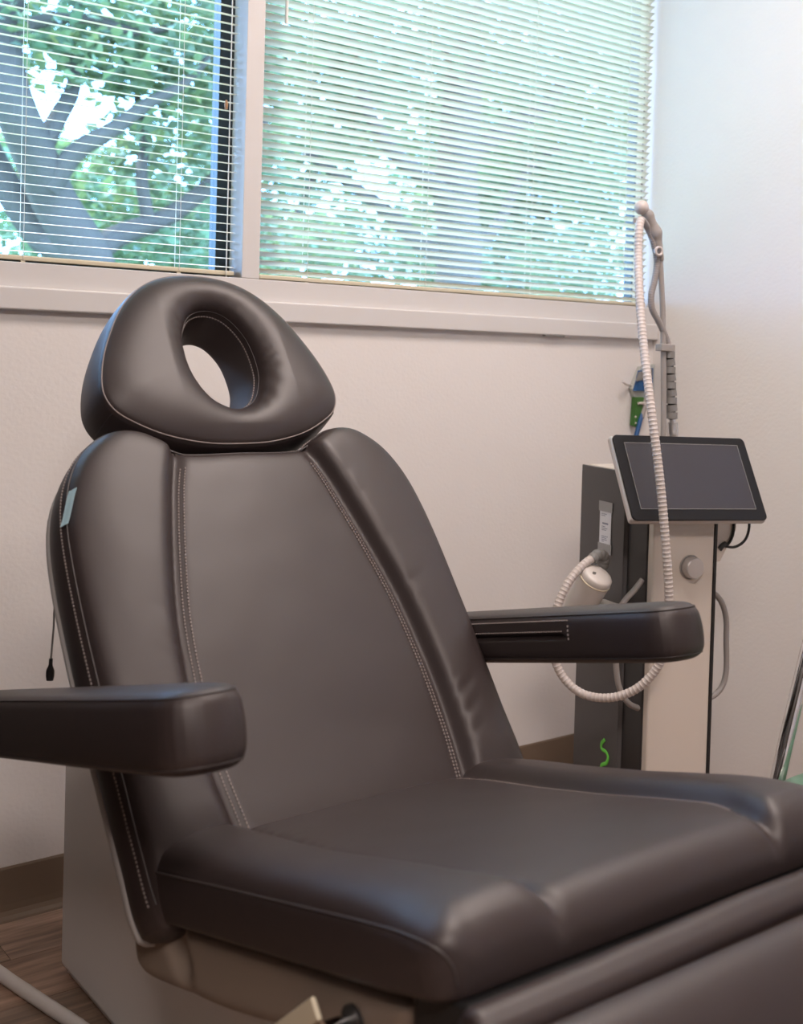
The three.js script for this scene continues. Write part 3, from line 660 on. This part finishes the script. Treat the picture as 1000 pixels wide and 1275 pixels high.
  handle([[884, 736], [891, 740], [899, 751], [904, 768], [904.5, 800], [904, 838], [899, 855], [889, 866], [882, 869]], -0.03);
  handle([[800, 722], [789, 736], [778, 748], [769, 764], [767, 800], [768, 838], [772, 858], [783, 876], [795, 882]], -0.03);
  // paper label held by tape on the side panel
  const lp = mPix(754, 657, 'x', -0.0855);
  const cv = document.createElement('canvas'); cv.width = 128; cv.height = 320; const c2 = cv.getContext('2d');
  c2.fillStyle = '#e6e8f0'; c2.fillRect(0, 0, 128, 320); c2.fillStyle = '#8d93a8';
  for (const [x, y, w, h] of [[18, 46, 60, 6], [18, 60, 44, 6], [30, 120, 66, 14], [24, 150, 40, 6], [24, 164, 64, 6], [24, 178, 52, 6], [24, 230, 70, 6], [24, 244, 56, 6], [24, 258, 62, 6], [24, 272, 30, 6]]) c2.fillRect(x, y, w, h);
  const lt = new THREE.CanvasTexture(cv); lt.colorSpace = THREE.SRGBColorSpace;
  const lab = part('paper_label', new THREE.PlaneGeometry(0.045, 0.085), std({ map: lt, roughness: 0.6 }), machine, [-0.0862, lp.y, lp.z]); lab.rotation.y = -Math.PI / 2; lab.userData.label = 'small white printed paper label';
  for (const y of [0.046, -0.046]) part('tape', box(-0.026, 0.026, y - 0.011, y + 0.011, 0.0002, 0.0008), std({ color: lin(0.34, 0.34, 0.35), roughness: 0.35 }), lab);
  // green script mark on the side panel
  const mark = [[753, 921], [749, 926], [749, 932], [755, 937], [757, 943], [755, 950], [749, 953], [748, 962], [754, 966]].map(([x, y]) => mPix(x, y, 'x', -0.0858));
  part('logo', sweep(mark, 0.0042, { step: 0.004, radial: 8 }).applyMatrix4(new THREE.Matrix4().makeTranslation(-0.0858, 0, 0).multiply(new THREE.Matrix4().makeScale(0.25, 1, 1)).multiply(new THREE.Matrix4().makeTranslation(0.0858, 0, 0))), M.logo, machine).userData.label = 'bright green curved logo mark';
  // hose pole with hook
  const PZ = -0.13, q = (x, y, z = PZ) => mPix(x, y, 'z', z);
  const foot = q(827, 548); foot.y = 0.84;
  part('pole', sweep([foot, q(826.5, 500), q(826, 430), q(825, 380), q(822, 322)], 0.0062, { step: 0.03, radial: 14 }), M.plasticGrey, machine);
  const hookF = (() => { const a = q(822, 322), b = q(816, 290), c = q(807, 268), e = q(800, 258.5);
    const seg = (p, A, B, ra, rb) => { const ba = B.clone().sub(A), t = clamp(p.clone().sub(A).dot(ba) / ba.lengthSq()); return p.distanceTo(A.clone().addScaledVector(ba, t)) - (ra + (rb - ra) * t); };
    return { a, e, f: (x, y, z) => { const p = V3(x, y, z); return smin(smin(seg(p, a, b, 0.0085, 0.013), seg(p, b, c, 0.013, 0.011), 0.01), seg(p, c, e, 0.010, 0.009), 0.01); } }; })();
  part('hook', isoMesh(hookF.f, [hookF.e.x - 0.04, hookF.a.y - 0.03, PZ - 0.04], [hookF.a.x + 0.04, hookF.e.y + 0.03, PZ + 0.04], 0.003), M.plasticGrey, machine).userData.label = 'grey plastic hose hook';
  part('ball', new THREE.SphereGeometry(0.0158, 28, 18), M.hose, machine, q(799, 258.5).toArray()).userData.label = 'pale round hook end';
  part('hook_eye', new THREE.TorusGeometry(0.0085, 0.003, 10, 24), M.hose, machine, q(820.5, 313, PZ + 0.012).toArray());
  part('hook_pin', sweep([q(790.5, 272), q(790.5, 278)], 0.004, { step: 0.003, radial: 10 }), M.plasticGrey, machine);
  // ribbed hose: up from the fitting, over the hook, down in front of the screen, a loop, then to the handpiece
  const ribs = (r, a, p) => (s) => r + a * Math.pow(Math.abs(Math.cos((s / p) * Math.PI)), 6);
  const up = [q(833, 434), q(829, 419), q(820, 400), q(812, 384), q(811, 368), q(816, 345), q(818, 325), q(814, 303), q(807, 285), q(801, 275, PZ + 0.012), q(797.5, 273, PZ + 0.025)];
  part('hose', sweep(up, ribs(0.0068, 0.0006, 0.0052), { step: 0.0013, radial: 14 }), M.hoseGrey, machine).userData.label = 'grey ribbed hose between fitting and hook';
  const down = [q(798, 273.5, PZ + 0.022), q(796, 284, PZ + 0.035), q(795, 315, PZ + 0.05), q(796, 360, -0.04), q(801, 425, 0.01), q(811, 510, 0.07), q(821, 590, 0.095), q(828, 665, 0.105), q(833, 745, 0.11), q(831, 795, 0.10), q(818, 832, 0.085), q(792, 858, 0.06), q(757, 869, 0.02), q(722, 862, -0.03), q(698, 838, -0.06), q(687, 800, -0.07), q(692, 762, -0.07), q(708, 725, -0.07), q(728, 702, -0.075), q(742, 692.5, -0.08)];
  part('hose', sweep(down, ribs(0.0084, 0.0009, 0.0084), { step: 0.00105, radial: 16, tension: 0.5 }), M.hose, machine).userData.label = 'pale ribbed hose hanging in a loop';
  // strain relief under a clamp bar, then the hex fitting
  const ra = q(833.5, 437), rb = q(837, 522), axis = rb.clone().sub(ra), L = axis.length();
  part('clamp_bar', new RoundedBoxGeometry(0.036, 0.016, 0.024, 3, 0.002), M.plasticGrey, machine, q(828.5, 433).toArray()).rotation.z = -0.03;
  const rel = [new THREE.CylinderGeometry(0.0085, 0.0085, L, 16).translate(0, L / 2, 0)], n = 9;
  part('strain_relief_core', between(rel[0], ra, rb), M.black, machine);
  for (let i = 0; i < n; i++) { const hgt = (L / n) * 0.86; part('strain_relief_ring', between(new THREE.CylinderGeometry(0.0118 + 0.0006 * i / n, 0.0118 + 0.0006 * i / n, hgt, 20, 1).rotateZ(i % 2 ? 0.09 : -0.09).translate(0, (i + 0.5) * (L / n), 0), ra, rb), M.midGrey, machine); }
  part('hex_nut', between(merge([new THREE.CylinderGeometry(0.0075, 0.0075, 0.02, 16).translate(0, 0.004, 0), new THREE.CylinderGeometry(0.0125, 0.0125, 0.026, 6).translate(0, 0.02, 0), new THREE.CylinderGeometry(0.011, 0.0125, 0.004, 6).translate(0, 0.035, 0)]), rb, q(838, 552)), M.silver, machine).userData.label = 'silver hexagonal fitting';
  part('pole_socket', box(-0.04, 0.08, 0.835, 0.868, -0.17, -0.09, 0.004), M.darkGrey, machine);
  // handpiece resting in a cup on the side panel
  const ha = q(746, 714, -0.055), hb = q(700, 790, -0.15);
  part('handpiece', between(lathe([[0, 0.0], [0.020, 0.0], [0.029, 0.002], [0.0325, 0.006], [0.0335, 0.014], [0.0325, 0.018], [0.0335, 0.022], [0.033, 0.08], [0.026, 0.12], [0.02, 0.15], [0, 0.151]], 36), ha, hb), M.handpiece, machine).userData.label = 'pale laser handpiece hanging head down';
  part('handpiece_ring', between(new THREE.TorusGeometry(0.0332, 0.0016, 8, 40).rotateX(Math.PI / 2).translate(0, 0.0185, 0), ha, hb), M.cream, machine);
  part('handpiece_boot', sweep([q(737, 697, -0.078), q(743, 691.5, -0.08), q(750, 691, -0.085), q(752, 697, -0.09), q(750, 706, -0.095)], (s) => 0.0105 + 0.0018 * Math.pow(Math.abs(Math.sin((s / 0.011) * Math.PI)), 0.6), { step: 0.0015, radial: 16 }), M.midGrey, machine);
  const bt = part('handpiece_button', new RoundedBoxGeometry(0.008, 0.018, 0.004, 2, 0.0015), M.midGrey, machine, q(739, 717, -0.052).toArray()); bt.rotation.z = -0.3;
  part('handpiece_cup', merge([box(-0.13, -0.083, 0.556, 0.57, -0.16, -0.06, 0.004), box(-0.132, -0.122, 0.545, 0.585, -0.16, -0.12, 0.003)]), M.handpiece, machine);
}

// ------------------------------------------------------------------ tool on the wall beside the machine
{
  const wp = (x, y, z = 0.02) => pixelOn(x, y, 'z', z), o = wp(800, 490, 0);
  const t = thing('wall_caddy', 'small grey wall holder with a blue insert and green lever near the corner', 'wall holder', [o.x, o.y, 0]);
  const L = (x, y, z = 0.02) => wp(x, y, z).sub(t.position);
  const poly = (pts, z0, z1) => { const s = new THREE.Shape(pts.map(([x, y]) => { const p = L(x, y, (z0 + z1) / 2); return V2(p.x, p.y); })); return new THREE.ExtrudeGeometry(s, { depth: z1 - z0, bevelEnabled: true, bevelSize: 0.0015, bevelThickness: 0.0015, bevelSegments: 2 }).translate(0, 0, z0); };
  part('holder', poly([[796, 457], [813, 454], [812, 489], [803, 494], [788, 494], [785.5, 484]], 0.002, 0.012), std({ color: lin(0.42, 0.44, 0.42), roughness: 0.5 }), t);
  part('insert', poly([[797, 462], [811, 459], [810, 486], [790, 486]], 0.012, 0.024), M.blueBright, t);
  part('insert_top', poly([[796, 464], [811, 460], [811, 470], [793, 474]], 0.024, 0.028), M.midGrey, t);
  part('lever', poly([[790, 495], [799, 495], [794, 528], [791, 531], [787.5, 529]], 0.006, 0.02), M.green, t).userData.label = 'green plastic lever with two holes';
  for (const y of [519, 527]) part('rivet', new THREE.SphereGeometry(0.0028, 12, 8), M.whiteRubber, t, L(791.5, y, 0.0215).toArray());
  part('grip', sweep([L(801, 512, 0.02), L(797.5, 522, 0.022), L(794, 536, 0.024), L(789, 556, 0.026)], 0.0068, { step: 0.006, radial: 12 }), M.blueBright, t).userData.label = 'blue grip';
  part('collar', sweep([L(803, 505, 0.02), L(799, 520, 0.022)], 0.0072, { step: 0.006, radial: 12 }), M.plasticGrey, t);
  part('peg', sweep([L(786, 480, 0.006), L(779, 478, 0.02), L(775, 475, 0.034)], 0.003, { step: 0.004, radial: 10 }), M.whiteRubber, t);
  part('rod', sweep([L(795, 502, 0.026), L(802, 502, 0.026)], 0.0035, { step: 0.004, radial: 10 }), M.whiteRubber, t);
}

// ------------------------------------------------------------------ green visitor chair with chrome frame
{
  const t = thing('visitor_chair', 'green vinyl armchair with a chrome tube frame beyond the treatment chair', 'chair', [1.655, 0, 1.362], -Math.PI / 2);
  const poly = roundedRect(-0.225, 0.225, -0.22, 0.22, [0.09, 0.09, 0.09, 0.09], 12), D = outlineField(poly);
  const f = padField(D, (u, v, d) => 0.062 + 0.018 * (1 - Math.exp(Math.min(0, d) / 0.06)), 0, { bulge: 0.008, edge: 0.045, lower: 0.03 });
  const s = part('seat', isoMesh(f, [-0.25, -0.25, -0.02], [0.25, 0.25, 0.1], 0.007), M.greenVinyl, t, [0, 0.412, 0]); s.rotation.x = -Math.PI / 2;
  const bp = roundedRect(-0.225, 0.225, 0, 0.32, [0.06, 0.06, 0.09, 0.09], 12), BD = outlineField(bp);
  const fb = padField(BD, (u, v, d) => 0.045 + 0.015 * (1 - Math.exp(Math.min(0, d) / 0.06)), 0, { bulge: 0.006, edge: 0.04, lower: 0.03 });
  const b = part('backrest', isoMesh(fb, [-0.25, -0.03, -0.02], [0.25, 0.35, 0.08], 0.007), M.greenVinyl, t, [0, 0.66, -0.275]); b.rotation.x = -0.14;
  for (const x of [-1, 1]) {
    part('back_tube', sweep([V3(x * 0.2, 0.43, -0.20), V3(x * 0.2, 0.44, -0.235), V3(x * 0.2, 0.60, -0.27), V3(x * 0.2, 0.80, -0.30), V3(x * 0.2, 0.94, -0.325)], 0.0125, { step: 0.01, radial: 20 }), M.chrome, t);
    part('leg', sweep([V3(x * 0.245, 0.70, 0.03), V3(x * 0.245, 0.60, 0.068), V3(x * 0.245, 0.44, 0.122), V3(x * 0.245, 0.2, 0.18), V3(x * 0.245, 0.0, 0.2)], 0.0115, { step: 0.01, radial: 20 }), M.chrome, t);
    part('arm_tube', sweep([V3(x * 0.245, 0.70, 0.03), V3(x * 0.245, 0.715, 0.0), V3(x * 0.245, 0.715, -0.1), V3(x * 0.24, 0.715, -0.28)], 0.0115, { step: 0.01, radial: 16 }), M.chrome, t);
    part('leg', sweep([V3(x * 0.19, 0.41, -0.17), V3(x * 0.21, 0.2, -0.2), V3(x * 0.225, 0.0, -0.225)], 0.0125, { step: 0.02, radial: 16 }), M.chrome, t);
  }
  part('seat_frame', merge([sweep([V3(-0.19, 0.395, 0.17), V3(0.19, 0.395, 0.17)], 0.0125, { step: 0.05, radial: 12 }), sweep([V3(-0.19, 0.395, -0.17), V3(0.19, 0.395, -0.17)], 0.0125, { step: 0.05, radial: 12 }), sweep([V3(-0.19, 0.395, -0.17), V3(-0.19, 0.395, 0.17)], 0.0125, { step: 0.05, radial: 12 }), sweep([V3(0.19, 0.395, -0.17), V3(0.19, 0.395, 0.17)], 0.0125, { step: 0.05, radial: 12 })]), M.chrome, t);
}

// ------------------------------------------------------------------ white hose on the floor
{
  const p = (x, y) => { const q = pixelOn(x, y, 'y', 0.0115); return V3(q.x, 0.0115, q.z); }, a = p(-60, 1165), pts = [a, p(0, 1212), p(50, 1246), p(97, 1277), p(150, 1318), p(230, 1400)];
  const o = part(numbered('floor_hose'), sweep(pts, (s) => 0.0112 + 0.0004 * Math.pow(Math.abs(Math.sin(s * 42)), 30), { step: 0.004, radial: 16 }), M.whiteRubber, scene);
  tag(o, 'white hose lying on the wood floor beside the pedestal', 'hose');
}

// ------------------------------------------------------------------ outside: lawn and trees
struct('ground_outside', box(-40, 60, -0.3, -0.12, -60, -T - 0.02), M.lawn);
const leafGeo = (() => {
  const g = new THREE.BufferGeometry();
  g.setAttribute('position', new THREE.Float32BufferAttribute([0, 0, 0, 0.5, 0.12, 0.45, 0, 0, 1.0, -0.5, 0.12, 0.45, 0, -0.04, 0.5], 3));
  g.setIndex([0, 4, 1, 1, 4, 2, 2, 4, 3, 3, 4, 0]); g.computeVertexNormals();
  return g;
})();
function tree(label, base, limbs, clumps, leafCount, leafSize, tones) {
  const t = thing('leafy_tree', label, 'tree', [base.x, -0.12, base.z], 0, undefined), o = t.position;
  limbs.forEach(([pts, r0, r1], i) => part(i ? 'branch' : 'trunk', sweep(pts.map((p) => p.clone().sub(o)), (s, k) => r0 + (r1 - r0) * clamp(k ?? 0.5), { step: 0.12, radial: 10 }), M.bark, t));
  const mesh = new THREE.InstancedMesh(leafGeo, M.leaf, leafCount), m = new THREE.Matrix4(), q = new THREE.Quaternion(), e = new THREE.Euler(), c = new THREE.Color();
  let total = 0; for (const k of clumps) total += k.n ?? 1;
  let i = 0;
  for (const k of clumps) {
    const n = Math.min(leafCount - i, Math.round((leafCount * (k.n ?? 1)) / total)), tone = tones[Math.floor(rnd() * tones.length)];
    for (let j = 0; j < n; j++, i++) {
      const a = rr(0, 6.283), z = rr(-1, 1), r = Math.cbrt(rr(0.05, 1)), w = Math.sqrt(1 - z * z);
      const p = V3(k.c.x + k.r[0] * r * w * Math.cos(a) - o.x, k.c.y + k.r[1] * r * z - o.y, k.c.z + k.r[2] * r * w * Math.sin(a) - o.z), sz = leafSize * rr(0.65, 1.25);
      m.compose(p, q.setFromEuler(e.set(rr(-1.0, 1.0), rr(0, 6.283), rr(-0.8, 0.8))), V3(sz * 0.62, sz, sz)); mesh.setMatrixAt(i, m);
      const v = rr(0.75, 1.25); mesh.setColorAt(i, c.setRGB(tone[0] * v, tone[1] * v, tone[2] * v));
    }
  }
  mesh.count = i; mesh.name = 'foliage'; mesh.userData.kind = 'stuff'; shade(mesh); t.add(mesh);
  return t;
}
const at = (px, py, z) => pixelOn(px, py, 'z', z);
const toGround = (p) => V3(p.x, -0.12, p.z);
const clump = (px, py, z, r, n = 1) => ({ c: at(px, py, z), r: [r, r * 0.62, r], n });
const TONES = [[1, 1, 1], [0.8, 0.95, 0.9], [1.15, 1.12, 0.8], [0.7, 0.85, 0.75]];
{
  const z = -5.2, b = toGround(at(135, 420, z));
  tree('gnarled tree with forked trunk seen through the open blind', b, [
    [[b, at(128, 390, z), at(108, 320, z), at(70, 255, z - 0.1), at(42, 190, z), at(14, 120, z + 0.1), at(4, 50, z), at(20, -60, z)], 0.21, 0.10],
    [[at(100, 310, z), at(60, 300, z - 0.3), at(20, 250, z - 0.4), at(-12, 190, z - 0.5), at(-40, 120, z - 0.5)], 0.13, 0.07],
    [[at(44, 200, z), at(70, 150, z), at(92, 105, z - 0.2), at(88, 60, z - 0.3), at(100, -10, z - 0.4)], 0.07, 0.03],
    [[at(62, 235, z), at(95, 188, z + 0.1), at(140, 162, z + 0.2), at(185, 128, z + 0.3), at(225, 108, z + 0.4), at(262, 70, z + 0.5)], 0.075, 0.02],
    [[at(108, 320, z), at(150, 292, z - 0.2), at(205, 272, z - 0.2), at(252, 238, z - 0.1), at(300, 188, z), at(330, 150, z)], 0.095, 0.035],
    [[at(185, 275, z - 0.2), at(176, 222, z - 0.2), at(180, 170, z - 0.4), at(170, 110, z - 0.5), at(178, 40, z - 0.5)], 0.05, 0.018],
    [[at(8, 60, z), at(40, 30, z + 0.1), at(105, 22, z + 0.2), at(170, 40, z + 0.3), at(235, 30, z + 0.4)], 0.05, 0.02],
  ], [clump(110, 15, z, 0.9, 2.2), clump(220, 40, z, 0.8, 2.6), clump(60, 50, z - 0.4, 0.4, 0.3), clump(150, 85, z - 0.3, 0.35, 0.35), clump(255, 130, z - 0.3, 0.7, 1.8), clump(225, 190, z - 0.4, 0.6, 1.2), clump(130, 230, z - 0.9, 0.6, 1.1), clump(30, 320, z - 0.8, 0.35, 0.4), clump(215, 320, z - 0.5, 0.55, 1.0), clump(150, 300, z - 1.2, 0.5, 0.8), clump(280, 60, z, 0.7, 1.5), clump(20, -20, z, 0.7, 1.2), clump(290, 300, z - 0.6, 0.5, 0.7), clump(300, -60, z, 1.2, 2.0), clump(90, -90, z, 1.3, 2.0)], 6000, 0.115, TONES);
}
{
  const z = -5.6, b = toGround(at(560, 430, z));
  tree('broad tree with thick upright trunk behind the half closed blind', b, [
    [[b, at(565, 400, z), at(572, 320, z), at(568, 230, z), at(575, 130, z), at(578, 40, z), at(590, -60, z)], 0.24, 0.15],
    [[at(570, 260, z), at(535, 225, z + 0.1), at(490, 190, z + 0.2), at(455, 130, z + 0.2), at(440, 60, z + 0.2)], 0.09, 0.04],
    [[at(568, 330, z), at(520, 300, z - 0.2), at(480, 262, z - 0.3), at(430, 225, z - 0.4), at(380, 190, z - 0.4)], 0.09, 0.035],
    [[at(574, 200, z), at(625, 165, z), at(680, 130, z), at(720, 70, z), at(760, 0, z)], 0.09, 0.04],
    [[at(572, 320, z), at(620, 280, z - 0.2), at(650, 220, z - 0.3), at(700, 180, z - 0.3)], 0.07, 0.03],
  ], [clump(380, 40, z, 0.8, 2), clump(450, 90, z, 0.6, 1.4), clump(420, 160, z - 0.5, 0.5, 0.9), clump(500, 40, z, 0.7, 1.6), clump(520, 150, z - 0.8, 0.6, 1), clump(640, 60, z, 0.8, 2.2), clump(720, 40, z, 0.8, 2.2), clump(780, 120, z, 0.7, 1.8), clump(700, 190, z - 0.4, 0.6, 1.2), clump(770, 250, z - 0.5, 0.6, 1.4), clump(640, 200, z - 0.8, 0.5, 0.8), clump(370, 310, z - 0.7, 0.5, 1.0), clump(540, 330, z - 0.7, 0.5, 0.8), clump(720, 330, z - 0.5, 0.6, 1.2), clump(600, -60, z, 1.4, 3), clump(800, -30, z, 1.1, 2)], 11000, 0.125, TONES);
}
// farther trees that close the view between the near ones
for (const [px, py, z, r, label] of [[150, 330, -13, 2.0, 'round leafy tree farther off behind the gnarled one'], [330, 240, -14, 2.4, 'tall leafy tree farther off between the near trunks'], [640, 240, -13, 3.2, 'low leafy tree farther off behind the thick trunk'], [860, 130, -12, 3.4, 'large leafy tree farther off toward the corner wall']]) {
  const c = at(px, py, z), b = toGround(c), cl = [];
  for (let k = 0; k < 26; k++) { const a = rr(0, 6.283), w = rr(0.2, 1); cl.push({ c: V3(c.x + r * w * Math.cos(a), c.y + rr(-0.75, 0.85) * r * 0.8, c.z + r * 0.5 * w * Math.sin(a)), r: [r * 0.36, r * 0.25, r * 0.36], n: 1 }); }
  tree(label, b, [[[b, V3(b.x + 0.1, c.y * 0.5, b.z), c.clone()], 0.22, 0.08], [[V3(b.x, c.y * 0.6, b.z), V3(b.x + r * 0.4, c.y + r * 0.2, b.z)], 0.09, 0.04]], cl, px > 500 ? 6500 : 3200, 0.24, TONES);
}

renderer.render(scene, camera);
